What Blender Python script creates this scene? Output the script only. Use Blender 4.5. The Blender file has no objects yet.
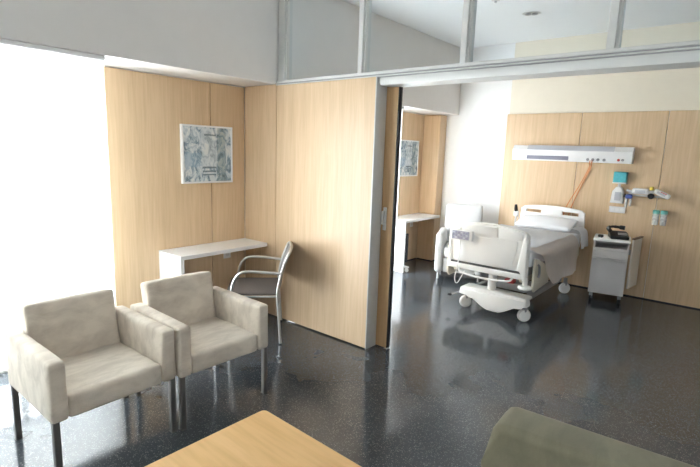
import bpy, bmesh, math, random
from mathutils import Vector, Matrix, noise
PI = math.pi
C = bpy.context.scene.collection
random.seed(7)

# ------------------------------------------------------------------ materials
def _mat(name):
    m = bpy.data.materials.new(name); m.use_nodes = True
    nt = m.node_tree; nt.nodes.clear()
    out = nt.nodes.new('ShaderNodeOutputMaterial')
    return m, nt, out
def _n(nt, kind, **kw):
    n = nt.nodes.new(kind)
    for k, v in kw.items():
        if k in n.inputs: n.inputs[k].default_value = v
        else: setattr(n, k, v)
    return n
def _ramp(nt, stops, interp='LINEAR'):
    r = nt.nodes.new('ShaderNodeValToRGB'); r.color_ramp.interpolation = interp
    e = r.color_ramp.elements
    while len(e) < len(stops): e.new(0.5)
    for i, (p, c) in enumerate(stops):
        e[i].position = p; e[i].color = (*c, 1)
    return r
def _coords(nt, scale=(1, 1, 1), rot=(0, 0, 0)):
    tc = nt.nodes.new('ShaderNodeTexCoord'); mp = nt.nodes.new('ShaderNodeMapping')
    mp.inputs['Scale'].default_value = scale; mp.inputs['Rotation'].default_value = rot
    nt.links.new(tc.outputs['Object'], mp.inputs['Vector'])
    return mp.outputs['Vector']

def plain(name, col, rough=.5, metal=0, var=.06, scale=9, bump=0, spec=.5, trans=0, ior=1.45):
    m, nt, out = _mat(name)
    b = _n(nt, 'ShaderNodeBsdfPrincipled', Roughness=rough, Metallic=metal)
    b.inputs['Specular IOR Level'].default_value = spec
    b.inputs['Transmission Weight'].default_value = trans
    b.inputs['IOR'].default_value = ior
    v = _coords(nt)
    nz = _n(nt, 'ShaderNodeTexNoise', Scale=scale, Detail=4.0)
    nt.links.new(v, nz.inputs['Vector'])
    r = _ramp(nt, [(.25, [c*(1-var) for c in col]), (.75, [min(1, c*(1+var)) for c in col])])
    nt.links.new(nz.outputs['Fac'], r.inputs['Fac']); nt.links.new(r.outputs['Color'], b.inputs['Base Color'])
    if bump:
        bp = _n(nt, 'ShaderNodeBump', Strength=bump, Distance=.004)
        n2 = _n(nt, 'ShaderNodeTexNoise', Scale=scale*14, Detail=5.0)
        nt.links.new(v, n2.inputs['Vector']); nt.links.new(n2.outputs['Fac'], bp.inputs['Height']); nt.links.new(bp.outputs['Normal'], b.inputs['Normal'])
    nt.links.new(b.outputs[0], out.inputs[0])
    return m

def wood(name, light, dark, scale, rough=.35, spec=.4):
    m, nt, out = _mat(name)
    b = _n(nt, 'ShaderNodeBsdfPrincipled', Roughness=rough)
    b.inputs['Specular IOR Level'].default_value = spec
    v = _coords(nt, scale)
    n1 = _n(nt, 'ShaderNodeTexNoise', Scale=1.0, Detail=6.0, Roughness=.6, Distortion=.4)
    nt.links.new(v, n1.inputs['Vector'])
    r1 = _ramp(nt, [(.3, dark), (.55, [(a+c)/2 for a, c in zip(light, dark)]), (.72, light)])
    nt.links.new(n1.outputs['Fac'], r1.inputs['Fac'])
    v2 = _coords(nt, [s*5 for s in scale])
    n2 = _n(nt, 'ShaderNodeTexNoise', Scale=1.0, Detail=3.0)
    nt.links.new(v2, n2.inputs['Vector'])
    r2 = _ramp(nt, [(.35, (.9, .88, .85)), (.6, (1, 1, 1))])
    nt.links.new(n2.outputs['Fac'], r2.inputs['Fac'])
    mx = _n(nt, 'ShaderNodeMix', data_type='RGBA', blend_type='MULTIPLY')
    mx.inputs['Factor'].default_value = .8
    nt.links.new(r1.outputs['Color'], mx.inputs['A']); nt.links.new(r2.outputs['Color'], mx.inputs['B'])
    nt.links.new(mx.outputs['Result'], b.inputs['Base Color']); nt.links.new(b.outputs[0], out.inputs[0])
    return m

def terrazzo():
    m, nt, out = _mat('terrazzo')
    b = _n(nt, 'ShaderNodeBsdfPrincipled', Roughness=.14)
    b.inputs['Specular IOR Level'].default_value = .75
    v = _coords(nt)
    base = _n(nt, 'ShaderNodeTexNoise', Scale=2.0, Detail=3.0)
    nt.links.new(v, base.inputs['Vector'])
    rb = _ramp(nt, [(.3, (.036, .043, .051)), (.7, (.052, .061, .071))])
    nt.links.new(base.outputs['Fac'], rb.inputs['Fac'])
    cur = rb.outputs['Color']
    for sc, thr, cols in ((105, .74, ((.07, .077, .085), (.15, .157, .165))), (190, .84, ((.08, .087, .092), (.27, .275, .28)))):
        vo = _n(nt, 'ShaderNodeTexVoronoi', Scale=float(sc))
        nt.links.new(v, vo.inputs['Vector'])
        sep = nt.nodes.new('ShaderNodeSeparateColor'); nt.links.new(vo.outputs['Color'], sep.inputs[0])
        g = _n(nt, 'ShaderNodeMath', operation='GREATER_THAN'); g.inputs[1].default_value = thr
        nt.links.new(sep.outputs[0], g.inputs[0])
        d = _n(nt, 'ShaderNodeMath', operation='LESS_THAN'); d.inputs[1].default_value = .42
        nt.links.new(vo.outputs['Distance'], d.inputs[0])
        mu = _n(nt, 'ShaderNodeMath', operation='MULTIPLY'); nt.links.new(g.outputs[0], mu.inputs[0]); nt.links.new(d.outputs[0], mu.inputs[1])
        rc = _ramp(nt, [(0, cols[0]), (1, cols[1])]); nt.links.new(sep.outputs[1], rc.inputs['Fac'])
        mx = _n(nt, 'ShaderNodeMix', data_type='RGBA')
        nt.links.new(mu.outputs[0], mx.inputs['Factor']); nt.links.new(cur, mx.inputs['A']); nt.links.new(rc.outputs['Color'], mx.inputs['B'])
        cur = mx.outputs['Result']
    nt.links.new(cur, b.inputs['Base Color']); nt.links.new(b.outputs[0], out.inputs[0])
    return m

def glass(name, tint=(.93, .96, .97), gloss=.09):
    m, nt, out = _mat(name)
    t = _n(nt, 'ShaderNodeBsdfTransparent'); t.inputs[0].default_value = (*tint, 1)
    g = _n(nt, 'ShaderNodeBsdfGlossy', Roughness=.02)
    f = _n(nt, 'ShaderNodeFresnel', IOR=1.35)
    mx = _n(nt, 'ShaderNodeMixShader')
    ge = nt.nodes.new('ShaderNodeNewGeometry')
    inv = _n(nt, 'ShaderNodeMath', operation='SUBTRACT'); inv.inputs[0].default_value = 1; nt.links.new(ge.outputs['Backfacing'], inv.inputs[1])
    fm = _n(nt, 'ShaderNodeMath', operation='MULTIPLY'); nt.links.new(f.outputs[0], fm.inputs[0]); nt.links.new(inv.outputs[0], fm.inputs[1])
    nt.links.new(fm.outputs[0], mx.inputs[0]); nt.links.new(t.outputs[0], mx.inputs[1]); nt.links.new(g.outputs[0], mx.inputs[2])
    nt.links.new(mx.outputs[0], out.inputs[0])
    return m

def blind_cloth():
    m, nt, out = _mat('blind_cloth')
    d = _n(nt, 'ShaderNodeBsdfDiffuse'); d.inputs[0].default_value = (.82, .83, .80, 1)
    t = _n(nt, 'ShaderNodeBsdfTranslucent'); t.inputs[0].default_value = (.95, .955, .94, 1)
    p = _n(nt, 'ShaderNodeBsdfTransparent')
    v = _coords(nt, (1, 400, 400))
    w = _n(nt, 'ShaderNodeTexNoise', Scale=1.0, Detail=1.0); nt.links.new(v, w.inputs['Vector'])
    r = _ramp(nt, [(.3, (.62, .62, .62)), (.7, (.70, .70, .70))]); nt.links.new(w.outputs['Fac'], r.inputs['Fac'])
    mx = _n(nt, 'ShaderNodeMixShader'); nt.links.new(r.outputs['Color'], mx.inputs[0])
    nt.links.new(d.outputs[0], mx.inputs[1]); nt.links.new(t.outputs[0], mx.inputs[2])
    m2 = _n(nt, 'ShaderNodeMixShader'); m2.inputs[0].default_value = .10
    nt.links.new(mx.outputs[0], m2.inputs[1]); nt.links.new(p.outputs[0], m2.inputs[2])
    nt.links.new(m2.outputs[0], out.inputs[0])
    return m

def suede(name, a, c):
    m, nt, out = _mat(name)
    b = _n(nt, 'ShaderNodeBsdfPrincipled', Roughness=.9)
    b.inputs['Specular IOR Level'].default_value = .15
    b.inputs['Sheen Weight'].default_value = .15
    v = _coords(nt, (9, 3, 5))
    n1 = _n(nt, 'ShaderNodeTexNoise', Scale=1.4, Detail=5.0, Roughness=.6, Distortion=.5)
    nt.links.new(v, n1.inputs['Vector'])
    r = _ramp(nt, [(.30, c), (.60, a)])
    nt.links.new(n1.outputs['Fac'], r.inputs['Fac']); nt.links.new(r.outputs['Color'], b.inputs['Base Color'])
    bp = _n(nt, 'ShaderNodeBump', Strength=.25, Distance=.003)
    n2 = _n(nt, 'ShaderNodeTexNoise', Scale=160.0, Detail=3.0)
    v2 = _coords(nt); nt.links.new(v2, n2.inputs['Vector'])
    nt.links.new(n2.outputs['Fac'], bp.inputs['Height']); nt.links.new(bp.outputs['Normal'], b.inputs['Normal'])
    nt.links.new(b.outputs[0], out.inputs[0])
    return m

def canvas_paint(seed):
    # loose abstract: pale ground with blue-grey smears, upright bands and a few dark bars
    m, nt, out = _mat('abstract_canvas')
    b = _n(nt, 'ShaderNodeBsdfPrincipled', Roughness=.6)
    v = _coords(nt)
    mp = nt.nodes.new('ShaderNodeMapping'); mp.inputs['Location'].default_value = (seed, seed*2.3, seed*.7); mp.inputs['Scale'].default_value = (1, 15, 10)
    nt.links.new(v, mp.inputs['Vector'])
    n1 = _n(nt, 'ShaderNodeTexNoise', Scale=1.0, Detail=6.0, Roughness=.65, Distortion=1.2); nt.links.new(mp.outputs[0], n1.inputs['Vector'])
    r1 = _ramp(nt, [(.34, (.07, .10, .13)), (.44, (.24, .32, .38)), (.52, (.50, .56, .60)), (.64, (.72, .73, .70))])
    nt.links.new(n1.outputs['Fac'], r1.inputs['Fac'])
    sx = nt.nodes.new('ShaderNodeSeparateXYZ'); nt.links.new(v, sx.inputs[0])
    n2 = _n(nt, 'ShaderNodeTexNoise', Scale=22.0, Detail=3.0); nt.links.new(v, n2.inputs['Vector'])
    def band(sock, lo, hi, jit=.02):
        a = _n(nt, 'ShaderNodeMath', operation='MULTIPLY_ADD'); a.inputs[1].default_value = jit*2; nt.links.new(n2.outputs['Fac'], a.inputs[0]); nt.links.new(sock, a.inputs[2])
        g = _n(nt, 'ShaderNodeMath', operation='GREATER_THAN'); g.inputs[1].default_value = lo+jit; nt.links.new(a.outputs[0], g.inputs[0])
        l = _n(nt, 'ShaderNodeMath', operation='LESS_THAN'); l.inputs[1].default_value = hi+jit; nt.links.new(a.outputs[0], l.inputs[0])
        q = _n(nt, 'ShaderNodeMath', operation='MULTIPLY'); nt.links.new(g.outputs[0], q.inputs[0]); nt.links.new(l.outputs[0], q.inputs[1])
        return q.outputs[0]
    cur = r1.outputs['Color']
    def lay(f1, f2, col, k):
        nonlocal cur
        q = _n(nt, 'ShaderNodeMath', operation='MULTIPLY'); nt.links.new(f1, q.inputs[0])
        if f2 is None: q.inputs[1].default_value = k
        else:
            q2 = _n(nt, 'ShaderNodeMath', operation='MULTIPLY'); q2.inputs[1].default_value = k; nt.links.new(f2, q2.inputs[0]); nt.links.new(q2.outputs[0], q.inputs[1])
        mx = _n(nt, 'ShaderNodeMix', data_type='RGBA'); mx.inputs['B'].default_value = (*col, 1)
        nt.links.new(q.outputs[0], mx.inputs['Factor']); nt.links.new(cur, mx.inputs['A']); cur = mx.outputs['Result']
    Yc, Zc = sx.outputs[1], sx.outputs[2]
    lay(band(Yc, -.07, .10), band(Zc, -.12, .24), (.66, .69, .69), .35)
    lay(band(Yc, .10, .20), None, (.16, .22, .23), .5)
    for z0, z1 in ((-.130, -.112), (-.165, -.150), (-.195, -.182)):
        lay(band(Yc, -.06, .09, .012), band(Zc, z0, z1, .006), (.10, .14, .17), .8)
    lay(band(Yc, -.04, .09, .01), band(Zc, .175, .19, .006), (.08, .11, .13), .7)
    lay(band(Yc, -.25, -.08, .04), band(Zc, -.12, .02, .05), (.26, .37, .48), .55)
    nt.links.new(cur, b.inputs['Base Color']); nt.links.new(b.outputs[0], out.inputs[0])
    return m

M = {}
M['floor'] = terrazzo()
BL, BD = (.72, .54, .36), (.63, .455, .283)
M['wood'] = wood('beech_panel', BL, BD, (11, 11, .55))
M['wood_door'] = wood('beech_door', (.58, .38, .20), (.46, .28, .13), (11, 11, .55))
M['absorber_wood'] = wood('added_dark_wood', (.16, .10, .06), (.10, .06, .035), (11, 11, .55))
M['table_wood'] = wood('beech_table', (.84, .55, .27), (.74, .46, .20), (.7, 9, 9), rough=.38)
M['white_wall'] = plain('white_paint', (.86, .86, .85), .8, var=.015, bump=.05)
M['soffit'] = plain('grey_white_paint', (.72, .695, .67), .8, var=.015)
M['cream'] = plain('cream_paint', (.80, .74, .62), .8, var=.015)
M['ceiling'] = plain('ceiling_paint', (.80, .81, .82), .85, var=.01)
M['lacquer'] = plain('white_lacquer', (.80, .80, .80), .35, var=.02)
M['alu'] = plain('brushed_aluminium', (.66, .655, .64), .42, .25, var=.03, scale=30)
M['alu_paint'] = plain('pale_grey_profile', (.62, .62, .60), .45, .1, var=.02)
M['alu_dark'] = plain('shadow_gap_profile', (.36, .36, .37), .5, .2, var=.02)
M['chrome'] = plain('satin_steel', (.66, .65, .63), .32, .85, var=.02)
M['black'] = plain('black_plastic', (.015, .015, .017), .45, var=.1)
M['rubber'] = plain('dark_rubber', (.03, .03, .033), .8, var=.1)
M['legs'] = plain('dark_grey_metal', (.20, .19, .18), .35, .6, var=.05)
M['suede'] = suede('beige_suede', (.64, .57, .48), (.46, .395, .325))
M['olive'] = suede('olive_suede', (.215, .198, .135), (.17, .156, .105))
M['seat_mesh'] = plain('grey_brown_mesh', (.115, .10, .09), .75, var=.12, scale=120)
M['back_mesh'] = plain('pale_grey_mesh', (.30, .29, .28), .7, var=.12, scale=120)
M['bedplastic'] = plain('warm_white_plastic', (.86, .86, .85), .38, var=.015)
M['bedcream'] = plain('cream_plastic', (.70, .66, .56), .45, var=.02)
M['bedgrey'] = plain('bed_frame_grey', (.36, .36, .37), .5, .2, var=.05)
M['linen'] = plain('white_linen', (.88, .89, .92), .9, var=.02, bump=.1)
M['blanket'] = plain('ivory_blanket', (.84, .785, .75), .95, var=.03, bump=.3, scale=14)
M['vinyl'] = plain('white_vinyl', (.60, .60, .60), .5, var=.02)
M['cabgrey'] = plain('pale_grey_laminate', (.68, .66, .65), .5, var=.02)
M['cabfront'] = plain('grey_lilac_laminate', (.63, .61, .61), .5, var=.02)
M['cabcream'] = plain('cream_laminate', (.74, .70, .64), .5, var=.02)
M['brown_edge'] = plain('brown_edge', (.20, .13, .08), .5, var=.1)
M['screen'] = plain('blue_grey_display', (.42, .43, .52), .35, var=.25, scale=60)
M['diffuser'] = plain('grey_diffuser', (.52, .53, .57), .3, var=.03)
M['dark_strip'] = plain('slate_strip', (.24, .24, .31), .4, var=.05)
M['key_lilac'] = plain('lilac_keys', (.33, .33, .46), .5)
M['key_pale'] = plain('pale_keys', (.60, .61, .68), .5)
M['gapshade'] = plain('gap_shade', (.10, .10, .105), .6)
M['teal'] = plain('turquoise_plastic', (.10, .47, .52), .45, var=.12, scale=40)
M['green'] = plain('sea_green_lid', (.13, .45, .40), .45, var=.1)
M['blue'] = plain('blue_plastic', (.06, .10, .34), .4, var=.1)
M['yellow'] = plain('yellow_plastic', (.72, .58, .08), .4, var=.08)
M['orange'] = plain('orange_rubber', (.68, .26, .09), .5, var=.06)
M['red'] = plain('red_plastic', (.55, .08, .07), .4, var=.06)
def clear_plastic():
    m, nt, out = _mat('clear_plastic')
    t = _n(nt, 'ShaderNodeBsdfTransparent'); t.inputs[0].default_value = (.97, .98, .98, 1)
    d = _n(nt, 'ShaderNodeBsdfPrincipled', Roughness=.15); d.inputs['Base Color'].default_value = (.85, .88, .90, 1)
    nz = _n(nt, 'ShaderNodeTexNoise', Scale=40.0); nt.links.new(_coords(nt), nz.inputs['Vector'])
    rr = _ramp(nt, [(.3, (.35, .35, .35)), (.7, (.6, .6, .6))]); nt.links.new(nz.outputs['Fac'], rr.inputs['Fac'])
    mx = _n(nt, 'ShaderNodeMixShader'); nt.links.new(rr.outputs['Color'], mx.inputs[0])
    nt.links.new(t.outputs[0], mx.inputs[1]); nt.links.new(d.outputs[0], mx.inputs[2]); nt.links.new(mx.outputs[0], out.inputs[0])
    return m
M['clear'] = clear_plastic()
M['glass'] = glass('clear_glass', (.95, .98, 1.0))
M['window_glass'] = glass('window_glass', (.98, .985, .99))
M['blind'] = blind_cloth()

# ------------------------------------------------------------------ mesh helpers
def T(c=(0, 0, 0), rz=0, rx=0, ry=0):
    return Matrix.Translation(c) @ Matrix.Rotation(rz, 4, 'Z') @ Matrix.Rotation(ry, 4, 'Y') @ Matrix.Rotation(rx, 4, 'X')
class G:
    """collects shapes that become ONE mesh object"""
    def __init__(s): s.bm = bmesh.new()
    def _bevel(s, vs, r, seg=2):
        es = list({e for v in vs for e in v.link_edges})
        bmesh.ops.bevel(s.bm, geom=es, offset=r, segments=seg, affect='EDGES', profile=.5, clamp_overlap=True)
    def box(s, lo, hi, bev=0, seg=2, mx=None):
        lo, hi = Vector(lo), Vector(hi)
        vs = bmesh.ops.create_cube(s.bm, size=1)['verts']
        for v in vs:
            v.co = Vector(((lo+hi)[i]/2 + v.co[i]*(hi-lo)[i] for i in range(3)))
            if mx: v.co = mx @ v.co
        if bev: s._bevel(vs, bev, seg)
        return s
    def tube(s, pts, r, n=10, cap=True):
        pts = [Vector(p) for p in pts]; rings = []; up = None
        for i, p in enumerate(pts):
            d = (pts[min(i+1, len(pts)-1)]-pts[max(i-1, 0)]).normalized()
            if up is None: up = Vector((0, 0, 1)) if abs(d.z) < .9 else Vector((1, 0, 0))
            a = d.cross(up).normalized(); up = a.cross(d).normalized()
            rr = r[i] if isinstance(r, (list, tuple)) else r
            rings.append([s.bm.verts.new(p+(a*math.cos(2*PI*k/n)+up*math.sin(2*PI*k/n))*rr) for k in range(n)])
        for A, B in zip(rings, rings[1:]):
            for k in range(n): s.bm.faces.new((A[k], A[(k+1) % n], B[(k+1) % n], B[k]))
        if cap: s.bm.faces.new(rings[0][::-1]); s.bm.faces.new(rings[-1])
        return s
    def lathe(s, prof, mx=None, n=24, cap=True):
        # prof: (radius, height) along local z
        rings = []
        for r, z in prof:
            ring = []
            for k in range(n):
                v = Vector((max(r, 1e-4)*math.cos(2*PI*k/n), max(r, 1e-4)*math.sin(2*PI*k/n), z))
                ring.append(s.bm.verts.new(mx @ v if mx else v))
            rings.append(ring)
        for A, B in zip(rings, rings[1:]):
            for k in range(n): s.bm.faces.new((A[k], A[(k+1) % n], B[(k+1) % n], B[k]))
        if cap: s.bm.faces.new(rings[0][::-1]); s.bm.faces.new(rings[-1])
        return s
    def prism(s, outline, a, b, plane='xz', bev=0, seg=2, mx=None, holes=()):
        # 2D outline extruded along the remaining axis from a to b
        def P(u, v, w):
            q = {'xz': (u, w, v), 'yz': (w, u, v), 'xy': (u, v, w)}[plane]
            q = Vector(q); return mx @ q if mx else q
        A = [s.bm.verts.new(P(u, v, a)) for u, v in outline]; B = [s.bm.verts.new(P(u, v, b)) for u, v in outline]
        n = len(A)
        fs = [s.bm.faces.new(A), s.bm.faces.new(B[::-1])]
        for k in range(n): fs.append(s.bm.faces.new((A[k], B[k], B[(k+1) % n], A[(k+1) % n])))
        if bev:
            es = [e for e in fs[0].edges] + [e for e in fs[1].edges]
            bmesh.ops.bevel(s.bm, geom=es, offset=bev, segments=seg, affect='EDGES', profile=.5, clamp_overlap=True)
        return s
    def soft(s, lo, hi, r, cuts=10, puff=(0, 0, 0), wob=0, mx=None, seed=0):
        # rounded cushion: every face crowned by puff, slight wobble
        lo, hi = Vector(lo), Vector(hi); c = (lo+hi)/2; h = (hi-lo)/2
        bm2 = bmesh.new(); bmesh.ops.create_cube(bm2, size=2)
        bmesh.ops.subdivide_edges(bm2, edges=bm2.edges[:], cuts=cuts, use_grid_fill=True)
        for v in bm2.verts:
            u = v.co.copy()
            # gather points near the edges so that the rounding is smooth
            t = Vector([math.copysign(1-(1-abs(x))**1.6, x) for x in u])
            p = Vector([t[i]*h[i] for i in range(3)])
            q = Vector([max(-(h[i]-r), min(h[i]-r, p[i])) for i in range(3)])
            d = p-q
            if d.length > 1e-9: p = q+d.normalized()*r
            for i in range(3):
                j, k = (i+1) % 3, (i+2) % 3
                if abs(u[i]) > .999: p[i] += math.copysign(puff[i]*(1-t[j]**2)*(1-t[k]**2), u[i])
            if wob:
                w = noise.noise_vector(p*7+Vector((seed, seed*1.7, 0)))
                p += w*wob
            v.co = p+c
            if mx: v.co = mx @ v.co
        me = bpy.data.meshes.new('tmp'); bm2.to_mesh(me); bm2.free(); s.bm.from_mesh(me); bpy.data.meshes.remove(me)
        return s
    def obj(s, name, mat, parent=None, smooth=None, loc=None):
        bmesh.ops.recalc_face_normals(s.bm, faces=s.bm.faces)
        me = bpy.data.meshes.new(name); s.bm.to_mesh(me); s.bm.free()
        me.materials.append(M[mat])
        o = bpy.data.objects.new(name, me); C.objects.link(o)
        if parent is not None: o.parent = parent
        if loc is not None: o.location = loc
        if smooth is not None:
            for p in me.polygons: p.use_smooth = True
            try: me.set_sharp_from_angle(angle=smooth)
            except Exception: pass
        return o
SM = math.radians(40)
def thing(name, label, cat, loc=(0, 0, 0), rz=0, group=None):
    o = bpy.data.objects.new(name, None); C.objects.link(o)
    o.empty_display_size = .1
    o.location = loc; o.rotation_euler = (0, 0, rz); o['label'] = label; o['category'] = cat
    if group: o['group'] = group
    return o
def tag(o, label, cat, group=None):
    o['label'] = label; o['category'] = cat
    if group: o['group'] = group
    return o
def struct(o): o['kind'] = 'structure'; return o
def dup(root, loc, rz, label):
    r = root.copy(); C.objects.link(r); r.location = loc; r.rotation_euler = (0, 0, rz); r['label'] = label
    for ch in list(root.children):
        c = ch.copy(); C.objects.link(c); c.parent = r
        for g in list(ch.children):
            d = g.copy(); C.objects.link(d); d.parent = c
    return r
def arc(c, r, a0, a1, n=8, plane='xz', w=0):
    out = []
    for i in range(n+1):
        a = a0+(a1-a0)*i/n; u, v = c[0]+r*math.cos(a), c[1]+r*math.sin(a)
        out.append({'xz': (u, w, v), 'yz': (w, u, v), 'xy': (u, v, w), '2d': (u, v)}[plane])
    return out
def smooth_path(pts, n=6):
    P = [Vector(p) for p in pts]; P = [P[0]*2-P[1]]+P+[P[-1]*2-P[-2]]; out = []
    for i in range(1, len(P)-2):
        for k in range(n):
            t = k/n; a, b, c, d = P[i-1:i+3]
            out.append(.5*((2*b)+(c-a)*t+(2*a-5*b+4*c-d)*t*t+(3*b-a-3*c+d)*t**3))
    out.append(P[-2]); return out

# ------------------------------------------------------------------ the setting
XS, HS, D, XE, HC = .476, 2.283, 3.666, 1.654, 3.24   # soffit face, soffit height, far wall, panel end, ceiling
XR, YR = 6.4, -5.0                                       # right and rear walls
struct(G().box((-.2, YR-.1, -.1), (XR+.1, D+.1, 0)).obj('floor', 'floor'))
struct(G().box((-.2, YR-.1, HC), (XR+.1, D+.1, HC+.1)).obj('ceiling', 'ceiling'))
WN0, WN1, WF0, WF1, WZ0, WZ1 = -3.7, -1.50, .30, 2.20, .06, 2.12
WFILL0, WFILL1 = -2.75, -2.05  # span of the added fill window in the right wall
g = G()
for y0, y1 in ((YR-.1, WN0), (WN1, WF0), (WF1, D+.1)): g.box((-.2, y0, 0), (-.022, y1, HC))
for y0, y1 in ((WN0, WN1), (WF0, WF1)):
    g.box((-.2, y0, 0), (-.022, y1, WZ0)); g.box((-.2, y0, WZ1), (-.022, y1, HC))
struct(g.obj('wall_left', 'white_wall'))
struct(G().box((-.2, D, 0), (XR+.1, D+.1, HC)).obj('wall_far', 'white_wall'))
g = G().box((XR, YR-.1, 0), (XR+.1, D, .85)).box((XR, YR-.1, 1.75), (XR+.1, D, HC))
g.box((XR, YR-.1, .85), (XR+.1, WFILL0, 1.75)).box((XR, WFILL1, .85), (XR+.1, D, 1.75))
struct(g.obj('wall_right', 'white_wall'))
# unseen dark wood cladding, added to dim the right side of the bed room
struct(G().box((XR-.02, .2, 0), (XR-.001, D-.03, HS), .002, 1).obj('trim_17', 'absorber_wood'))
struct(G().box((-.2, YR-.1, 0), (XR, YR, HC)).obj('wall_rear', 'white_wall'))
# cream painted field over the headboard panels, a skim on the far wall
struct(G().box((1.268, D-.006, HS), (XR, D, HC)).obj('trim_1', 'cream'))
# beech cladding: one panel each
def panel(i, lo, hi, mat='wood', bev=.002):
    return struct(G().box(lo, hi, bev, 1).obj('trim_%d' % i, mat))
gap = .0035
panel(2, (-.022, -1.361, .012), (0, -.40-gap, HS-.008))
panel(3, (-.022, -.40+gap, .012), (0, -.002, HS-.008))
panel(4, (-.022, WF1+.06, .012), (0, 2.86-gap, HS-.008))
panel(5, (-.022, 2.86+gap, .012), (0, 3.463, HS-.008))
panel(6, (-.022, 3.467, .012), (.283, 3.664, HS-.008))
for i, (a, b) in enumerate(((1.245, 2.24), (2.24, 3.185), (3.185, 4.13), (4.13, 5.26))):
    panel(7+i, (a+gap, D-.022, .014), (b-gap, D, HS-.004))
# recessed strips under the cladding, shadow gap put into their dark colour
struct(G().box((-.02, -1.36, 0), (-.006, 0, .012)).box((-.02, WF1+.06, 0), (-.006, 3.46, .012)).obj('shadow_gap_left', 'rubber'))
struct(G().box((1.25, D-.018, 0), (XR, D-.002, .014)).box((0, 3.475, 0), (.275, 3.66, .012)).obj('shadow_gap_far', 'rubber'))
# dropped bulkheads over the window side
struct(G().box((-.022, YR, HS), (XS, .001, HC)).obj('trim_11', 'soffit'))
struct(G().box((-.022, .003, HS), (XS, D, HC)).obj('trim_12', 'soffit'))
# partition: fixed beech leaf, small beech filler, aluminium end cap
struct(G().box((0, .002, .012), (XS-gap, .13, HS), .002, 1).box((-.022, .14, 0), (XS, .19, HS)).obj('trim_13', 'wood'))
o = struct(G().box((XS+gap, .0, .012), (XE-.012, .045, HS-.012), .002, 1).obj('wall_partition', 'wood'))
G().box((XE-.012, -.004, .004), (XE, .138, HS-.008), .003, 2).obj('end_cap', 'alu', o, SM)
# sliding leaf, pushed back behind the fixed one
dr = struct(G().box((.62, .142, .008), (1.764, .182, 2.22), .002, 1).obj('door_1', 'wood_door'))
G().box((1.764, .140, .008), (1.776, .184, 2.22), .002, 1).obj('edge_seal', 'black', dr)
h = G().box((1.672, .134, 1.04), (1.706, .142, 1.235), .004, 2).obj('door_handle', 'alu', dr, SM)
h['label'] = 'brushed metal pull handle'
G().tube([(1.69, .136, 1.205), (1.69, .10, 1.20), (1.69, .098, 1.16), (1.69, .098, 1.10), (1.69, .136, 1.09)], .008).obj('grip', 'chrome', h, SM)
# head rail over the opening and its slim upper lip
struct(G().box((XE+.03, .0, 2.205), (XR, .19, 2.262), .003, 2).box((XE, .03, 2.225), (XE+.03, .19, 2.262)).obj('trim_14', 'alu_paint', None, SM))
struct(G().box((XS, .012, 2.262), (XR, .16, 2.29)).obj('trim_15', 'alu_dark'))  # recessed band, the groove's shade put into its darker grey
struct(G().box((XS-.005, -.006, HS-.012), (XR, .012, HS-.003), .002, 1).box((XS, -.004, 2.29), (XR, .15, 2.312), .003, 1).obj('trim_16', 'alu_paint'))
# transom lights
xs = [XS+.002, 1.435, 2.345, 3.265, 4.185, 5.10]
for i in range(5):
    a, b = xs[i], xs[i+1]
    w = struct(G().box((a, .015, 2.312), (a+(.085 if i == 0 else .045), .115, HC), .003, 1)
               .obj('window_%d' % (i+1), 'alu_paint'))
    G().box((a+.042, .06, 2.312), (b+.002, .068, HC)).obj('pane', 'glass', w)
    G().box((a+.045, .035, 2.312), (a+(.10 if i == 0 else .06), .10, HC), .002, 1).obj('glazing_bead', 'alu_paint', w)
# window side
def ext_window(i, y0, y1, parts, x=0, WZ0=WZ0, WZ1=WZ1):
    fr = G()
    for z0, z1 in ((WZ0, WZ0+.06), (WZ1-.06, WZ1)): fr.box((x-.09, y0, z0), (x-.03, y1, z1), .004, 1)
    for k in range(parts+1):
        y = y0+(y1-y0-.06)*k/parts; fr.box((x-.09, y, WZ0), (x-.03, y+.06, WZ1), .004, 1)
    w = struct(fr.obj('window_%d' % i, 'alu_paint'))
    G().box((x-.064, y0+.03, WZ0+.03), (x-.056, y1-.03, WZ1-.03)).obj('pane', 'window_glass', w)
ext_window(6, WN0, WN1, 4)
ext_window(7, WF0, WF1, 2)
ext_window(8, WFILL0, WFILL1, 1, XR+.12, .85, 1.75)  # unseen window, added to lift the shade on armchairs and footboard

# ------------------------------------------------------------------ blind
def blind(y, L, label):
    t = thing('roller_blind', label, 'blind', (.43, y, 0))
    G().box((-.002, -L, .20), (.002, 0, 2.25)).obj('blind_fabric', 'blind', t)
    G().box((-.02, -L, 2.25), (.035, 0, 2.278), .006, 2).obj('head_rail', 'lacquer', t, SM)
    G().tube([(0, -L, .195), (0, 0, .195)], .011).obj('bottom_rail', 'alu_paint', t, SM)
blind(-1.555, 3.2, 'white translucent roller blind glowing with daylight behind the beige armchairs')
blind(2.20, 1.95, 'white roller blind hidden behind the partition on the bed side')  # unseen, put in to send daylight sideways onto the far corner

# ------------------------------------------------------------------ pictures
def picture(y, label, seed):
    t = thing('picture', label, 'picture', (0, y, 1.61), 0, 'framed abstracts')
    w, h, d, fw = .275, .268, .038, .016
    g = G()
    g.box((.002, -w, -h), (d, -w+fw, h), .002, 1).box((.002, w-fw, -h), (d, w, h), .002, 1)
    g.box((.002, -w+fw, -h), (d, w-fw, -h+fw), .002, 1).box((.002, -w+fw, h-fw), (d, w-fw, h), .002, 1)
    g.obj('picture_frame', 'lacquer', t)
    M['cv%d' % seed] = canvas_paint(seed)
    G().box((.004, -w+fw, -h+fw), (d-.010, w-fw, h-fw)).obj('canvas', 'cv%d' % seed, t)
picture(-.452, 'white framed blue-grey abstract picture on the beech wall above the desk by the metal chair', 3)
picture(3.02, 'framed blue-green abstract picture seen through the doorway above the far desk', 8)

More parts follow.
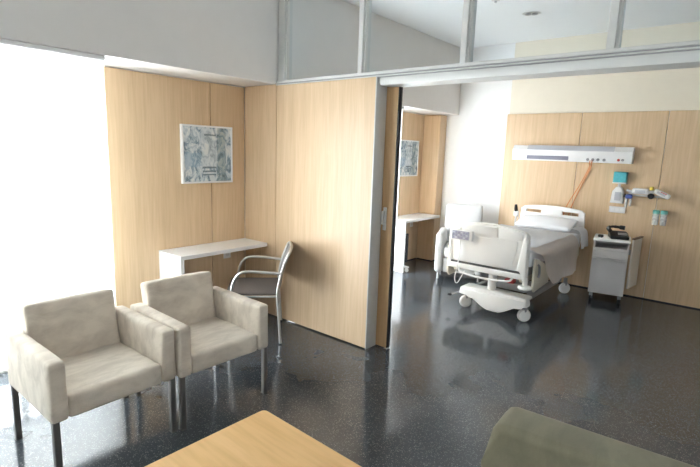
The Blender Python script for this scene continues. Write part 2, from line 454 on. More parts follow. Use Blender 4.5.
# ------------------------------------------------------------------ desks
def desk(y0, y1, dep, label):
    t = thing('desk', label, 'desk', (.001, (y0+y1)/2, 0), 0, 'white wall desks')
    L = (y1-y0)/2
    G().box((0, -L, .715), (dep, L, .75), .002, 1).obj('desktop', 'lacquer', t)
    G().box((0, -L, 0), (dep, -L+.035, .715), .002, 1).obj('leg_panel', 'lacquer', t)
desk(-.964, -.003, .36, 'white wall desk with one slab leg, behind the metal armchair')
desk(2.49, 3.462, .38, 'white wall desk beyond the sliding door, beside the bed')
def outlet(y, z, label):
    t = thing('wall_socket', label, 'socket', (.0005, y, z), 0, 'wall sockets')
    G().box((0, -.042, -.042), (.009, .042, .042), .003, 2).obj('socket_plate', 'lacquer', t)
    G().lathe([(.022, .0085), (.022, .0105), (.018, .0105), (.017, .0095)], Matrix.Rotation(PI/2, 4, 'Y')).obj('socket_face', 'cabgrey', t)
outlet(-.232, .610, 'small white power socket on the beech wall just under the near desk')
outlet(3.25, .585, 'small white power socket under the desk beyond the sliding door')

# ------------------------------------------------------------------ suede armchairs
def armchair(label):
    W2, DP, ta, ha, hb = .332, .314, .082, .646, .335
    t = thing('armchair', label, 'armchair', (0, 0, 0), 0, 'beige suede armchairs')
    for k, s_ in enumerate((-1, 1)):
        lo, hi = sorted((s_*W2, s_*(W2-ta)))
        G().soft((-DP, lo, hb), (DP, hi, ha), .018, 10, (.002, .004, .004), .0025, seed=k+2).obj('armrest', 'suede', t, SM)
    iw = W2-ta
    # seat with a crowned top and a gently bellied front edge
    G().soft((-.20, -iw+.002, hb-.004), (DP-.012, iw-.002, .455), .020, 14, (.006, 0, .012), .004, seed=5).obj('seat', 'suede', t, SM)
    # reclined back cushion
    mx = Matrix.Translation((-.215, 0, .36)) @ Matrix.Rotation(-.17, 4, 'Y')
    g = G().soft((-.055, -iw+.003, 0), (.055, iw-.003, .425), .022, 12, (.014, 0, .006), .003, mx=mx, seed=9)
    bk = g.obj('backrest', 'suede', t, SM)
    G().box((-DP, -iw, hb), (-.24, iw, .60), .012, 2).obj('back_shell', 'suede', bk, SM)
    for sx in (-1, 1):
        for sy in (-1, 1):
            cx, cy = sx*(DP-.022), sy*(W2-.022)
            G().box((cx-.016, cy-.016, .006), (cx+.016, cy+.016, hb+.01), .003, 1).box((cx-.017, cy-.017, 0), (cx+.017, cy+.017, .008)).obj('leg', 'legs', t)
    return t
ac = armchair('beige suede armchair nearest the bright blind, on dark metal legs')
ac.location = (1.262, -2.062, 0); ac.rotation_euler = (0, 0, .016)
dup(ac, (1.288, -1.380, 0), -.022, 'beige suede armchair between its twin and the metal desk chair')

# ------------------------------------------------------------------ olive armchair (opposite)
t = thing('olive_armchair', 'olive green upholstered armchair partly in view beside the wooden table', 'armchair', (3.325, -1.17, 0), math.radians(3.6))
def olive_arm(y0, y1):
    prof = [(-.06, .20), (.72, .20), (.74, .62)] + [(.70, .640), (.045, .640), (.015, .630), (-.004, .600), (-.03, .46)]
    return G().prism(prof, y0, y1, 'xz', .035, 4)
olive_arm(-.215, 0).obj('armrest', 'olive', t, SM); olive_arm(-.90, -.685).obj('armrest', 'olive', t, SM)
G().soft((-.03, -.683, .22), (.56, -.217, .44), .05, 10, (.01, 0, .03)).obj('seat', 'olive', t, SM)
G().soft((.56, -.683, .22), (.74, -.217, .615), .05, 10, (.02, 0, .01)).obj('backrest', 'olive', t, SM)
for x in (.02, .66):
    for y in (-.05, -.85): G().box((x-.02, y-.02, 0), (x+.02, y+.02, .21), .003, 1).obj('leg', 'legs', t)

# ------------------------------------------------------------------ coffee table
t = thing('coffee_table', 'light beech low table in front of the two beige armchairs', 'table', (2.349, -1.722, 0), math.radians(-1.5))
G().prism([(0, -.85)] + arc((.025, -.025), .025, PI, PI/2, 4, '2d') + [(.85, 0), (.85, -.85)], .415, .45, 'xy', .004, 2).obj('tabletop', 'table_wood', t)
G().box((.05, -.80, .36), (.80, -.78, .415)).box((.05, -.07, .36), (.80, -.05, .415)).box((.05, -.78, .36), (.07, -.07, .415)).box((.78, -.78, .36), (.80, -.07, .415)).obj('apron', 'table_wood', t)
for x in (.06, .79):
    for y in (-.06, -.79): G().box((x-.025, y-.025, 0), (x+.025, y+.025, .414), .003, 1).obj('leg', 'table_wood', t)

# ------------------------------------------------------------------ metal armchair at the desk
# local: +x forward (towards the sitter's knees), y to the side, origin under the backrest
t = thing('metal_armchair', 'polished metal armchair with grey seat turned to the near desk', 'chair', (.815, -.245, 0), math.atan2(-.735, -.68))
w = .275
for s_ in (1, -1):
    y = s_*w
    back = smooth_path([(-.015, y*1.06, .011), (.0, y*1.03, .22), (.015, y, .44), (.0, y, .56), (-.03, y*.97, .68), (-.07, y*.92, .785), (-.082, y*.80, .806)])
    G().tube(back, .012).obj('rear_leg', 'chrome', t, SM)
    loop = smooth_path([(-.005, y, .635), (.10, y*1.05, .645), (.26, y*1.06, .655), (.335, y*1.06, .635), (.385, y*1.05, .56), (.405, y*1.03, .44), (.420, y*1.03, .22), (.435, y*1.05, .011)])
    G().tube(loop, .0125).obj('armrest', 'chrome', t, SM)
    G().lathe([(.013, 0), (.013, .012)], T((.435, y*1.05, 0)), 12).obj('foot_cap', 'black', t)
    G().lathe([(.013, 0), (.013, .012)], T((-.015, y*1.06, 0)), 12).obj('foot_cap', 'black', t)
G().tube([(.02, w, .43), (.43, w*1.02, .43)], .010).tube([(.02, -w, .43), (.43, -w*1.02, .43)], .010).tube([(.43, -w*1.02, .43), (.43, w*1.02, .43)], .010).tube([(.015, -w, .43), (.015, w, .43)], .010).obj('seat_frame', 'chrome', t, SM)
G().soft((.005, -w+.012, .437), (.455, w-.012, .458), .009, 10, (0, 0, -.006)).obj('seat', 'seat_mesh', t, SM)
g = G()
nb = 10; rows = []
for i in range(nb+1):
    f = i/nb; row = []
    zz = .49+.315*f; xx = .012 - .092*f**1.5
    for j in range(nb+1):
        yy = (-1+2*j/nb)*(w-.006)*(1-.08*f**3); bow = -.025*(1-(yy/w)**2)
        row.append((xx+bow, yy, zz))
    rows.append(row)
F_ = [[g.bm.verts.new(p) for p in r] for r in rows]; B_ = [[g.bm.verts.new((p[0]-.008, p[1], p[2])) for p in r] for r in rows]
for i in range(nb):
    for j in range(nb):
        g.bm.faces.new((F_[i][j], F_[i][j+1], F_[i+1][j+1], F_[i+1][j])); g.bm.faces.new((B_[i][j], B_[i+1][j], B_[i+1][j+1], B_[i][j+1]))
for i in range(nb):
    g.bm.faces.new((F_[i][0], F_[i+1][0], B_[i+1][0], B_[i][0])); g.bm.faces.new((F_[i][nb], B_[i][nb], B_[i+1][nb], F_[i+1][nb]))
    g.bm.faces.new((F_[0][i], B_[0][i], B_[0][i+1], F_[0][i+1])); g.bm.faces.new((F_[nb][i], F_[nb][i+1], B_[nb][i+1], B_[nb][i]))
g.obj('backrest', 'back_mesh', t, SM)
G().tube(smooth_path([(-.07, w*.92, .785), (-.09, w*.80, .812), (-.105, 0, .818), (-.09, -w*.80, .812), (-.07, -w*.92, .785)]), .012).obj('top_rail', 'chrome', t, SM)

# ------------------------------------------------------------------ hospital bed
BX, BY = 1.985, 1.60
bed = thing('hospital_bed', 'white adjustable hospital bed on castors under the wall lamp unit', 'bed', (BX, BY, 0))
# footboard: arched outline
def board(w, z0, z1, rise, cor, n=14):
    top = []
    for i in range(n+1):
        x = -w+cor+(2*w-2*cor)*i/n; top.append((x, z1+rise*(1-(x/(w-cor))**2)))
    pts = [(-w+.04, z0), (-w, z0+.06), (-w+.004, z1-cor)]
    pts += [(-w+cor*(1-math.cos(a))+.004*math.cos(a), z1-cor+cor*math.sin(a)) for a in (PI/8, PI/4, 3*PI/8)]
    pts += top
    pts += [(-p[0], p[1]) for p in pts[:6][::-1]]
    return pts
fb = G().prism(board(.432, .548, .955, .040, .055), -.02, .035, 'xz', .016, 3).obj('footboard', 'bedplastic', bed, SM)
G().prism([(-.31, .575), (-.345, .845), (.325, .845), (.285, .575)], -.026, -.012, 'xz', .008, 2).obj('inset_panel', 'bedplastic', fb, SM)
G().prism([(-.385, .865), (-.385, .915), (-.36, .945), (-.18, .968), (.10, .972), (.115, .868)], -.027, -.01, 'xz', .006, 2).obj('grip_band', 'bedplastic', fb, SM)
G().prism([(.13, .868), (.12, .972), (.22, .966), (.36, .945), (.372, .915), (.365, .862)], -.027, -.01, 'xz', .006, 2).obj('grip_band', 'bedplastic', fb, SM)
G().prism([(.335, .56), (.380, .885), (.405, .915), (.430, .86), (.434, .46), (.395, .46), (.385, .56)], -.032, .05, 'xz', .014, 3).obj('corner_guard', 'bedplastic', fb, SM)
G().prism([(-.385, .56), (-.410, .86), (-.416, .89), (-.430, .85), (-.434, .47), (-.405, .47), (-.395, .56)], -.028, .05, 'xz', .012, 3).obj('corner_guard', 'bedplastic', fb, SM)
G().box((-.43, -.018, .528), (.43, .03, .548)).obj('gap_shade_strip', 'gapshade', bed)  # dark strip painted as the shade between footboard and rail
G().box((-.435, -.03, .470), (.43, .04, .528), .012, 3).obj('end_rail', 'bedplastic', bed, SM)
G().tube([(.425, .0, .50), (.425, .0, .40)], .026, 14).obj('corner_post', 'bedplastic', bed, SM)
G().lathe([(.02, .375), (.062, .38), (.070, .395), (.062, .412), (.02, .417)], T((.43, -.01, 0))).obj('bumper', 'bedplastic', bed, SM)
# a slim bowed pull bar below the end rail
G().tube(smooth_path([(-.30, -.01, .470), (-.25, -.035, .432), (0, -.045, .415), (.25, -.035, .432), (.30, -.01, .470)]), .011).obj('pull_bar', 'bedplastic', bed, SM)
# headboard with two hand slots: built of bands around the slots
hb_ = G()
HW, HX = .405, .058; HY0, HY1 = 1.855, 1.895
def hz(x): return 1.028+.036*(1-(x/HW)**2)
hb_.prism([(HX-HW+.02, .56), (HX-HW-.012, .80), (HX-HW-.005, .955), (HX+HW+.005, .955), (HX+HW+.012, .80), (HX+HW-.02, .56)], HY0, HY1, 'xz', .008, 2)
xsn = [-HW, -.335, -.135, .13, .335, HW]
for a, b in ((xsn[0], xsn[1]), (xsn[2], xsn[3]), (xsn[4], xsn[5])): hb_.box((HX+a, HY0, .945), (HX+b, HY1, 1.008))
hb_.prism([(HX-HW, .998), (HX+HW, .998)] + [(HX+(HW-2*HW*i/20)*(.985 if i in (0, 20) else 1), hz(HW-2*HW*i/20)-(.022 if i in (0, 20) else 0)) for i in range(21)], HY0, HY1, 'xz', .008, 2)
hb_.obj('headboard', 'bedplastic', bed, SM)
# platform, frame, column, base
G().box((-.43, .06, .50), (.43, 1.84, .58), .015, 2).obj('platform', 'bedgrey', bed)
G().box((-.40, .06, .42), (-.34, 1.84, .49), .008, 1).box((.34, .06, .42), (.40, 1.84, .49), .008, 1).box((-.34, .30, .42), (.34, .36, .49)).box((-.34, 1.4, .42), (.34, 1.46, .49)).obj('frame', 'bedcream', bed)
G().soft((-.455, .06, .582), (.455, 1.83, .745), .05, 14, (0, 0, .012)).obj('mattress', 'linen', bed, SM)
G().tube([(.03, .14, .20), (.03, .14, .44)], .045, 18).obj('lift_column', 'bedplastic', bed, SM)
G().tube([(.03, 1.45, .20), (.03, 1.45, .44)], .045, 18).obj('lift_column', 'bedplastic', bed, SM)
G().box((-.28, .20, .15), (-.22, 1.55, .21), .006, 1).box((.30, .20, .15), (.36, 1.55, .21), .006, 1).box((-.22, .7, .14), (.30, 1.0, .22), .01, 1).obj('base_frame', 'bedgrey', bed)
# bellied foot cover
n = 18; oc = []
for i in range(n+1):
    x = -.30+.75*i/n; u = (x-.10)/.36
    oc.append((x, .175-.125*max(0, math.cos(u*PI*.62))**1.3 if abs(u) < .8 else .175))
out2 = [(-.29, .245), (.44, .245), (.45, .20)] + oc[::-1] + [(-.30, .20)]
G().prism(out2, .03, .16, 'xz', .02, 3).obj('base_cover', 'bedplastic', bed, SM)
G().soft((-.285, .05, .225), (.435, .25, .258), .015, 8, (0, 0, .015)).obj('cover_top', 'bedplastic', bed, SM)
def castor(x, y, name='castor', par=bed, R=.068, wd=.045):
    tw = Matrix.Rotation(math.radians(-48), 4, 'Z') @ Matrix.Rotation(PI/2, 4, 'Y')
    w_ = G().lathe([(.0, -wd/2), (R*.8, -wd/2), (R, -wd/2+.01), (R, wd/2-.01), (R*.8, wd/2), (.0, wd/2)], T((x, y, R)) @ tw, 26).obj(name, 'bedplastic', par, SM)
    G().lathe([(R*.86, -wd/2-.002), (R*.98, -wd/2+.006), (R*1.01, 0), (R*.98, wd/2-.006), (R*.86, wd/2+.002)], T((x, y, R)) @ tw, 26, False).obj('tyre', 'cabgrey', w_, SM)
    G().tube([(x, y+.01, R*1.9), (x, y+.01, R*2.9)], .022).box((x-wd*.6, y-.02, R*1.55), (x+wd*.6, y+.05, R*2.05), .008, 2).obj('fork', 'bedgrey', w_, SM)
castor(.405, .125); castor(-.255, .125); castor(.40, 1.56); castor(-.32, 1.56)
# folded side rails
for s_ in (1, -1):
    sr = G().prism([(.065, .69), (.065, .38), (.11, .335), (.56, .36), (.52, .50), (.36, .60), (.20, .66)], s_*.465, s_*.49, 'yz', .008, 2).obj('side_rail', 'bedcream', bed, SM)
    G().tube(smooth_path([(s_*.492, .13, .62), (s_*.50, .16, .60), (s_*.50, .18, .52), (s_*.492, .17, .48)]), .012).obj('release_lever', 'bedgrey', sr, SM)
    G().prism([(1.0, .66), (1.0, .44), (1.10, .40), (1.62, .42), (1.70, .50), (1.66, .64), (1.5, .68)], s_*.465, s_*.49, 'yz', .008, 2).obj('side_rail', 'bedcream', bed, SM)
G().box((.20, .03, .40), (.30, .10, .44), .006, 1).obj('brake_tag', 'red', bed)
# pedal on the foot end
pd = G().tube([(-.28, .08, .19), (-.34, .03, .165), (-.38, .0, .15)], .010).obj('pedal', 'bedgrey', bed, SM)
G().box((-.405, -.03, .138), (-.365, .005, .160), .006, 2).obj('pedal_pad', 'black', pd)

# bed linen: one cloth over the mattress, hanging at the right side
def drape():
    g = G(); NX, NY = 30, 48; P = []
    for j in range(NY+1):
        v = j/NY; y = .075+1.43*v; row = []
        # the hem is drawn up diagonally at the foot end
        hang = .02+.37*min(1, max(0, y-.08)/.46)+.03*v
        for i in range(NX+1):
            u = i/NX
            if u < .62:
                x = -.47+.945*u/.62; z = .772+.005*math.sin(y*9)+.004*noise.noise(Vector((x*5, y*5, 1)))
                if x > .40: z -= (x-.40)**2*3
            else:
                k = (u-.62)/.38
                x = .478+.038*math.sin(min(k*5, 1)*PI/2)+.016*k*math.sin(y*11+.6)+.02*k
                z = .750-hang*k
            row.append((x, y, z))
        P.append(row)
    A = [[g.bm.verts.new(p) for p in r] for r in P]
    for j in range(NY):
        for i in range(NX): g.bm.faces.new((A[j][i], A[j][i+1], A[j+1][i+1], A[j+1][i]))
    bmesh.ops.solidify(g.bm, geom=g.bm.faces[:], thickness=.006)
    return g
sh = drape().obj('blanket', 'blanket', None, SM, (BX, BY, 0)); tag(sh, 'ivory blanket spread on the hospital bed and hanging down its side', 'blanket')
# turned-down white sheet near the pillow
g = G(); A = []
for j in range(25):
    y = .16+1.32*j/24; row = []
    for i in range(25):
        x = -.462+.91*i/24; z = .788+.004*math.sin(x*12+y*5)+.006*noise.noise(Vector((x*4, y*4, 5)))
        row.append(g.bm.verts.new((x, y, z)))
    A.append(row)
for j in range(24):
    for i in range(24): g.bm.faces.new((A[j][i], A[j][i+1], A[j+1][i+1], A[j+1][i]))
bmesh.ops.solidify(g.bm, geom=g.bm.faces[:], thickness=.006)
tag(g.obj('bed_sheet', 'linen', None, SM, (BX, BY, 0)), 'white sheet lying folded over the blanket on the hospital bed', 'sheet')
# pillow leaning on the headboard
mx = Matrix.Translation((.058, 1.655, .856)) @ Matrix.Rotation(math.radians(13), 4, 'X')
pw = G().soft((-.345, -.185, -.03), (.345, .185, .03), .028, 16, (.0, .0, .042), .006, mx=mx, seed=4)
tag(pw.obj('pillow', 'linen', None, SM, (BX, BY, 0)), 'white pillow leaning against the hospital bed headboard', 'pillow')
# towel-like pillow case corner hanging at the head
g = G(); A = []
for j in range(11):
    y = 1.50+.30*j/10; row = []
    for i in range(11):
        k = i/10; row.append(g.bm.verts.new((.415+.10*math.sin(min(1, k*2)*PI/2)+.035*k+.01*math.sin(y*25)*k, y+.02*k, .838-.09*max(0, k-.25)-.17*k*k)))
    A.append(row)
for j in range(10):
    for i in range(10): g.bm.faces.new((A[j][i], A[j][i+1], A[j+1][i+1], A[j+1][i]))
bmesh.ops.solidify(g.bm, geom=g.bm.faces[:], thickness=.006)
tag(g.obj('draw_sheet', 'linen', None, SM, (BX, BY, 0)), 'white cloth hanging over the bed edge beside the pillow', 'sheet')
# hand control hanging on the footboard with its cable
t = thing('bed_control', 'white keypad control with lilac-grey buttons hooked on the footboard', 'control panel', (1.725, BY-.042, .845))
G().box((-.125, -.040, -.055), (.120, .0, .055), .008, 2).obj('housing', 'bedplastic', t, SM)
kp = G().box((-.113, -.044, -.045), (.085, -.036, .045), .003, 1).obj('keypad', 'screen', t)
for r_ in range(3):
    for c_ in range(6):
        G().box((-.104+.031*c_, -.047, .020-.028*r_), (-.083+.031*c_, -.042, .036-.028*r_), .002, 1).obj('button', 'key_lilac' if (r_+c_) % 3 else 'key_pale', kp)
G().box((-.06, -.012, .045), (-.03, .012, .075), .004, 1).obj('hook', 'bedplastic', t)
cab = smooth_path([(-.02, -.02, -.055), (-.022, -.022, -.20), (-.035, -.022, -.36), (-.055, -.02, -.46), (-.05, -.01, -.53), (-.025, .0, -.53), (.0, .03, -.46), (.02, .05, -.40)])
G().tube(cab, .0055, 8).obj('cable', 'bedplastic', t, SM)

# small bedside holder with dark handset, clipped by the headboard
t = thing('nurse_call_handset', 'small handset with dark grip standing upright left of the headboard', 'handset', (1.566, 3.468, .70))
G().tube([(.0, 0, 0), (0, 0, .19)], .012).box((-.012, -.012, 0), (.058, .012, .025), .004, 1).obj('holder_post', 'alu', t, SM)
G().soft((-.03, -.025, .17), (.035, .025, .25), .018, 6).obj('handset_body', 'bedplastic', t, SM)
G().tube([(.0, 0, .235), (-.008, 0, .28), (-.012, 0, .335)], [.024, .023, .017], 14).obj('handset_grip', 'black', t, SM)
G().tube(smooth_path([(.02, -.01, .19), (.055, -.02, .15), (.05, -.02, .07), (.03, -.01, .03)]), .006, 8).obj('handset_cable', 'bedgrey', t, SM)

# ------------------------------------------------------------------ recliner
t = thing('recliner', 'white vinyl recliner armchair between the far desk and the bed', 'armchair', (1.0, 3.00, 0), math.radians(24))
# local: front is -y
for s_ in (-1, 1):
    lo, hi = sorted((s_*.325, s_*.213))
    G().soft((lo, -.375, .09), (hi, .27, .640), .05, 12).obj('armrest', 'vinyl', t, SM)
G().soft((-.213, -.37, .30), (.213, .20, .46), .05, 10, (0, .01, .03)).obj('seat', 'vinyl', t, SM)
G().soft((-.213, -.34, .10), (.213, .24, .30), .02, 6).obj('base', 'vinyl', t, SM)
mx = Matrix.Translation((0, .20, .42)) @ Matrix.Rotation(-.24, 4, 'X')
G().soft((-.262, -.06, 0), (.262, .06, .575), .04, 12, (0, .02, .0), mx=mx).obj('backrest', 'vinyl', t, SM)
for x in (-.27, .27):
    for y in (-.30, .22): G().tube([(x, y, 0), (x, y, .105)], .017).obj('leg', 'chrome', t, SM)

# slim wheeled unit tucked behind the far desk leg
t = thing('wheeled_stand', 'slim dark wheeled stand tucked behind the slab leg of the far desk', 'stand', (.25, 2.575, 0))
G().box((-.13, -.022, .14), (.135, .022, .56), .008, 2).obj('stand_body', 'rubber', t, SM)
G().box((-.15, -.03, .055), (.165, .03, .085), .01, 2).tube([(0, 0, .08), (0, 0, .15)], .02).obj('stand_foot', 'lacquer', t, SM)
for x in (-.125, .14):
    G().lathe([(.0, -.014), (.024, -.014), (.028, -.008), (.028, .008), (.024, .014), (.0, .014)], T((x, 0, .028)) @ Matrix.Rotation(-.7, 4, 'Z') @ Matrix.Rotation(PI/2, 4, 'Y'), 18).obj('castor', 'lacquer', t, SM)

# ------------------------------------------------------------------ bedside cabinet
t = thing('bedside_cabinet', 'pale grey wheeled bedside cabinet right of the hospital bed', 'cabinet', (2.822, 3.325, 0), math.radians(9.5))
w, d0, d1 = .187, -.215, .215
G().box((-w, d0+.012, .10), (-w+.018, d1, .735)).box((w-.018, d0+.012, .10), (w, d1, .735)).box((-w+.018, d1-.016, .10), (w-.018, d1, .735)).box((-w+.018, d0+.012, .10), (w-.018, d1-.016, .12)).box((-w+.018, d0+.014, .635), (w-.018, d1-.016, .65)).obj('cabinet_body', 'cabgrey', t)
G().box((-w-.008, d0-.004, .735), (w+.008, d1+.006, .765), .008, 2).obj('cabinet_top', 'lacquer', t, SM)
G().box((-w+.018, d0+.004, .637), (w-.018, d0+.012, .660)).obj('shelf_lip', 'cabgrey', t)
dw = G().box((-w+.002, d0-.006, .545), (w-.002, d0+.012, .632), .004, 2).obj('drawer', 'cabgrey', t, SM)
G().box((-w+.01, d0-.016, .545), (w-.01, d0-.004, .560), .005, 2).obj('drawer_lip', 'cabgrey', dw, SM)
dd = G().box((-w+.002, d0-.006, .115), (w-.002, d0+.012, .540), .004, 2).obj('door', 'cabfront', t, SM)
G().box((-w+.01, d0-.016, .515), (w-.01, d0-.004, .536), .005, 2).obj('door_lip', 'cabgrey', dd, SM)
mx = Matrix.Translation((w+.020, d0+.03, 0)) @ Matrix.Rotation(math.radians(-17), 4, 'Z')
fl = G().box((0, 0, .20), (.02, .30, .785), .004, 2, mx=mx).obj('folding_table_leaf', 'cabcream', t)
G().box((-.006, 0, .785), (.026, .31, .805), .004, 1, mx=mx).obj('leaf_rail', 'brown_edge', fl)
G().box((w, d0+.06, .60), (w+.03, d0+.07, .66)).obj('leaf_bracket', 'bedgrey', fl)
for x in (-w+.035, w-.035):
    for y in (d0+.04, d1-.04):
        c = G().lathe([(.0, -.014), (.026, -.014), (.030, -.008), (.030, .008), (.026, .014), (.0, .014)], T((x, y, .030)) @ Matrix.Rotation(PI/2, 4, 'Y'), 18).obj('castor', 'rubber', t, SM)
        G().box((x-.02, y-.014, .05), (x+.02, y+.02, .10), .005, 1).obj('castor_fork', 'bedgrey', c)
# telephone on it
t = thing('telephone', 'black desk telephone lying on the bedside cabinet', 'telephone', (2.885, 3.31, .766), math.radians(20))
t.scale = (1.15, 1.15, 1.15)
G().prism([(-.10, 0), (-.10, .03), (.02, .060), (.09, .066), (.10, 0)], -.085, .085, 'yz', .008, 2).obj('phone_base', 'black', t, SM)
hs = G().tube(smooth_path([(-.085, -.02, .075), (-.10, .02, .098), (-.06, .06, .110), (.0, .07, .108), (.06, .05, .105)]), [.020]*6+[.017]*4+[.013]*5+[.015]*5+[.022]*5, 12).obj('phone_handset', 'black', t, SM)
kpd = G().box((-.01, -.06, .0425), (.07, .0, .058)).obj('phone_keypad', 'bedgrey', t)
t2 = G().soft((-.03, -.02, 0), (.03, .02, .035), .012, 6).tube([(0, -.02, .012), (.02, -.05, .008)], .006).obj('remote_clip', 'black', None, SM, (2.715, 3.21, .766))
tag(t2, 'small black clip lying left of the telephone on the cabinet', 'clip')

# ------------------------------------------------------------------ headwall lamp unit
t = thing('headwall_unit', 'long white wall lamp and socket unit above the hospital bed', 'wall unit', (1.41, D-.023, 1.65))
G().prism([(0, 0), (0, .20), (-.065, .20), (-.115, .140), (-.105, .0)], 0, 1.475, 'yz', .006, 2).obj('housing', 'lacquer', t, SM)
G().prism([(-.062, .198), (-.111, .140), (-.117, .142), (-.070, .2035), (-.062, .2035)], .20, 1.27, 'yz').obj('lamp_diffuser', 'diffuser', t)
G().box((.205, -.116, .018), (.745, -.100, .068), .003, 1).obj('control_strip', 'dark_strip', t)
for i, x in enumerate((.98, 1.04, 1.10, 1.17)):
    G().lathe([(.016, 0), (.018, .004), (.014, .010), (.008, .010)], T((x, -.108, .035)) @ Matrix.Rotation(PI/2, 4, 'X'), 16).obj('socket', 'alu_dark', t, SM)
for i, (x, m_) in enumerate(((1.33, 'red'), (1.375, 'bedgrey'))):
    G().lathe([(.015, 0), (.016, .006), (.011, .014)], T((x, -.108, .040)) @ Matrix.Rotation(PI/2, 4, 'X'), 16).obj('gas_port', m_, t, SM)
for i, (dx, lab) in enumerate(((0, 'orange cable from the wall unit down behind the headboard, the outer one'), (.028, 'orange cable from the wall unit down behind the headboard, the inner one'))):
    pts = smooth_path([(2.425+dx*.8, D-.150, 1.675), (2.420+dx*.8, D-.140, 1.640), (2.40+dx*.6, D-.06, 1.58), (2.31+dx*.9, D-.05, 1.35), (2.18+dx*2.2, D-.06, 1.06), (2.13+dx*2.4, D-.07, .80)])
    tag(G().tube(pts, .0055, 8).obj('cord', 'orange', None, SM), 'orange cord hanging from the wall lamp unit to the bed head, ' + ('left strand' if i == 0 else 'right strand'), 'cord', 'orange cords')

# ------------------------------------------------------------------ things on the headwall
YW = D-.023
def wt(name, label, cat, x, z, group=None): return thing(name, label, cat, (x, YW, z), 0, group)
t = wt('glove_box', 'turquoise box on a white ledge on the beech wall above the dispenser', 'box', 2.775, 1.405)
G().box((-.072, -.085, .016), (.072, -.002, .142), .004, 1).obj('box_body', 'teal', t)
G().box((-.078, -.09, .0), (.078, 0, .016), .003, 1).obj('ledge', 'lacquer', t)
t = wt('soap_dispenser', 'white wall dispenser with grey window under the turquoise box', 'dispenser', 2.772, 1.162)
G().prism([(-.078, 0), (-.066, .145), (-.030, .200), (.028, .200), (.060, .145), (.066, 0)], -.075, 0, 'xz', .014, 3).obj('dispenser_body', 'lacquer', t, SM)
G().box((-.032, -.081, .035), (.038, -.073, .140), .003, 1).obj('gauge_window', 'diffuser', t)
G().tube([(0, -.04, .195), (0, -.04, .238)], .018).obj('neck', 'lacquer', t, SM)
t = wt('switch_plate', 'white switch plate on the beech wall directly below the dispenser', 'switch', 2.775, 1.038)
G().box((-.09, -.014, 0), (.09, 0, .078), .004, 2).obj('plate', 'lacquer', t, SM)
for x in (-.055, .0, .055): G().box((x-.022, -.018, .018), (x+.022, -.012, .060), .002, 1).obj('rocker', 'bedplastic', t)
# equipment rail with regulators
t = wt('equipment_rail', 'grey metal equipment rail on the beech wall right of the dispenser', 'rail', 3.06, 1.275)
G().box((-.20, -.045, -.010), (.235, -.030, .010), .002, 1).obj('rail_bar', 'alu', t)
for x in (-.15, .02, .19): G().box((x-.015, -.032, -.015), (x+.015, 0, .015), .002, 1).obj('bracket', 'bedgrey', t)
t = wt('rail_flow_meter', 'blue-collared oxygen flow meter with clear tubes left on the wall rail', 'flow meter', 2.905, 1.29)
G().soft((-.045, -.10, -.06), (.03, -.047, -.005), .018, 6).obj('valve_body', 'blue', t, SM)
G().tube([(-.03, -.075, -.06), (-.03, -.075, -.17)], .015).obj('gauge_tube', 'clear', t, SM); G().tube([(.015, -.075, -.06), (.015, -.075, -.15)], .013).obj('gauge_tube', 'clear', t, SM)
G().tube([(-.062, -.075, -.02), (-.04, -.075, -.03)], .020).obj('knob', 'black', t, SM)
G().tube([(-.04, -.07, .045), (.03, -.07, .03)], .016).obj('inlet', 'alu', t, SM)
G().box((-.02, -.06, -.003), (.02, -.026, .03), .002, 1).obj('clamp', 'alu', t)
t = wt('suction_regulator', 'white suction regulator with yellow cap in the middle of the wall rail', 'regulator', 3.01, 1.33)
G().soft((-.085, -.115, -.035), (.095, -.046, .035), .022, 8).obj('regulator_body', 'lacquer', t, SM)
G().box((-.05, -.119, -.016), (.06, -.113, .016), .002, 1).obj('dial', 'diffuser', t)
G().tube([(.115, -.08, .02), (.115, -.08, .06)], .022).obj('cap', 'yellow', t, SM)
G().tube([(.09, -.08, .0), (.14, -.08, .0)], .020).obj('connector', 'alu', t, SM)
G().lathe([(.03, -.03), (.034, -.02), (.034, .02), (.03, .03)], T((.12, -.095, -.05)) @ Matrix.Rotation(PI/2, 4, 'X'), 10).obj('knob', 'black', t, SM)
t = wt('vacuum_gauge', 'white slanted gauge with red mark at the right end of the wall rail', 'gauge', 3.235, 1.315)
mx = T((0, -.08, 0)) @ Matrix.Rotation(math.radians(24), 4, 'Y')
G().soft((-.085, -.034, -.03), (.09, .034, .03), .018, 8, mx=mx).obj('gauge_body', 'lacquer', t, SM)
G().box((-.05, -.038, -.012), (.045, -.030, .012), mx=mx).obj('gauge_face', 'diffuser', t)
G().box((-.02, -.039, .014), (.05, -.033, .022), mx=mx).obj('mark', 'red', t)
G().box((-.02, -.055, -.03), (.02, -.046, .0)).obj('mount', 'bedgrey', t)
bt = None
for i, x in enumerate((3.205, 3.285)):
    lab = ('clear hanging jar with sea-green lid, the one nearer the dispenser', 'clear hanging jar with sea-green lid, the one farther from the dispenser')[i]
    t = wt('suction_jar', lab, 'jar', x, .945, 'suction jars on the headwall')
    G().lathe([(.027, 0), (.032, .006), (.035, .11), (.035, .135)], T((0, -.075, 0)), 20).obj('jar_body', 'clear', t, SM)
    G().lathe([(.0, .134), (.037, .135), (.037, .168), (.031, .176), (.0, .178)], T((0, -.075, 0)), 20).obj('lid', 'green', t, SM)
    G().box((-.012, -.046, .138), (.012, 0, .160), .002, 1).obj('hanger', 'alu', t)

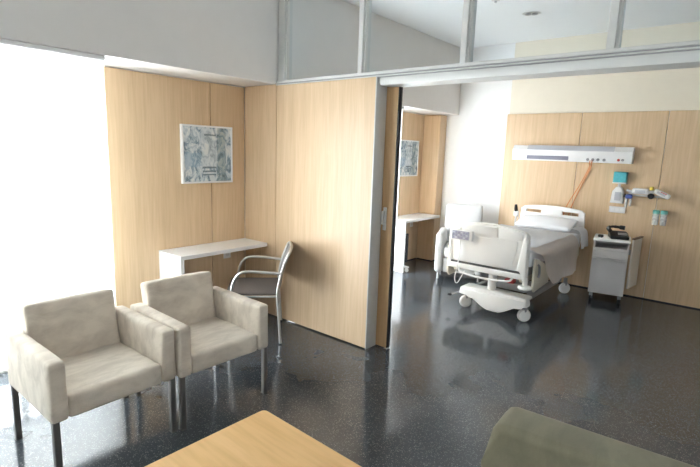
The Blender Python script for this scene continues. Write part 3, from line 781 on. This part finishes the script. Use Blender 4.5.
# ------------------------------------------------------------------ ceiling fittings
t = thing('downlight', 'oval recessed double downlight in the ceiling seen through the transom glass', 'light', (1.93, 2.38, HC), math.radians(20))
G().lathe([(.095, -.001), (.10, -.006), (.088, -.010), (.080, -.004)], T() @ Matrix.Diagonal((1.0, .62, 1, 1)), 28).obj('trim_ring', 'alu', t, SM)
for x in (-.035, .035): G().lathe([(.030, -.006), (.033, -.016), (.022, -.018), (.012, -.010)], T((x, 0, 0)), 18).obj('lamp', 'bedgrey', t, SM)
t = thing('smoke_detector', 'small round detector on the ceiling nearer the transom than the downlight', 'detector', (1.83, 1.66, HC))
G().lathe([(.045, 0), (.048, -.012), (.036, -.034), (.012, -.040)], None, 22).obj('detector_body', 'cabgrey', t, SM)
G().tube([(0, 0, -.038), (0, 0, -.052)], .012).obj('detector_head', 'bedgrey', t, SM)

# ------------------------------------------------------------------ light
wd = bpy.data.worlds.new('World'); bpy.context.scene.world = wd; wd.use_nodes = True
bg = wd.node_tree.nodes['Background']; bg.inputs[0].default_value = (.90, .955, 1.0, 1); bg.inputs[1].default_value = 12.0
for name, y0, y1 in (('portal_near', WN0, WN1), ('portal_far', WF0, WF1)):
    L = bpy.data.lights.new(name, 'AREA'); L.shape = 'RECTANGLE'; L.size = WZ1-WZ0; L.size_y = y1-y0; L.cycles.is_portal = True
    o = bpy.data.objects.new(name, L); C.objects.link(o); o.location = (-.12, (y0+y1)/2, (WZ0+WZ1)/2)
    o.rotation_euler = (0, -PI/2, 0)
L = bpy.data.lights.new('portal_fill', 'AREA'); L.shape = 'RECTANGLE'; L.size = .9; L.size_y = WFILL1-WFILL0; L.cycles.is_portal = True  # sampling portal of the added fill window
o = bpy.data.objects.new('portal_fill', L); C.objects.link(o); o.location = (XR+.14, (WFILL0+WFILL1)/2, 1.30); o.rotation_euler = (0, PI/2, 0)

# ------------------------------------------------------------------ camera
cam = bpy.data.cameras.new('camera'); co = bpy.data.objects.new('camera', cam); C.objects.link(co)
yaw, pitch, roll, f = .6882, .1712, .0346, 477.46
F = Vector((-math.sin(yaw)*math.cos(pitch), math.cos(yaw)*math.cos(pitch), -math.sin(pitch)))
r = F.cross(Vector((0, 0, 1))).normalized(); u = r.cross(F)
R = r*math.cos(roll)+u*math.sin(roll); U = -r*math.sin(roll)+u*math.cos(roll)
m = Matrix((R, U, -F)).transposed().to_4x4(); m.translation = (3.9951, -3.119, 1.6904)
co.matrix_world = m
cam.sensor_width = 36; cam.sensor_fit = 'HORIZONTAL'; cam.lens = f/700*36; cam.clip_start = .02
sc = bpy.context.scene; sc.camera = co
sc.view_settings.view_transform = 'Standard'; sc.view_settings.look = 'None'
sc.view_settings.gamma = 1; sc.view_settings.use_curve_mapping = False
sc.view_settings.exposure = 1.13
sc.cycles.use_denoising = True
sc.cycles.max_bounces = 14; sc.cycles.diffuse_bounces = 8; sc.cycles.transparent_max_bounces = 12
sc.cycles.sample_clamp_indirect = 8
sc.cycles.use_adaptive_sampling = False
sc.cycles.denoising_prefilter = 'ACCURATE'
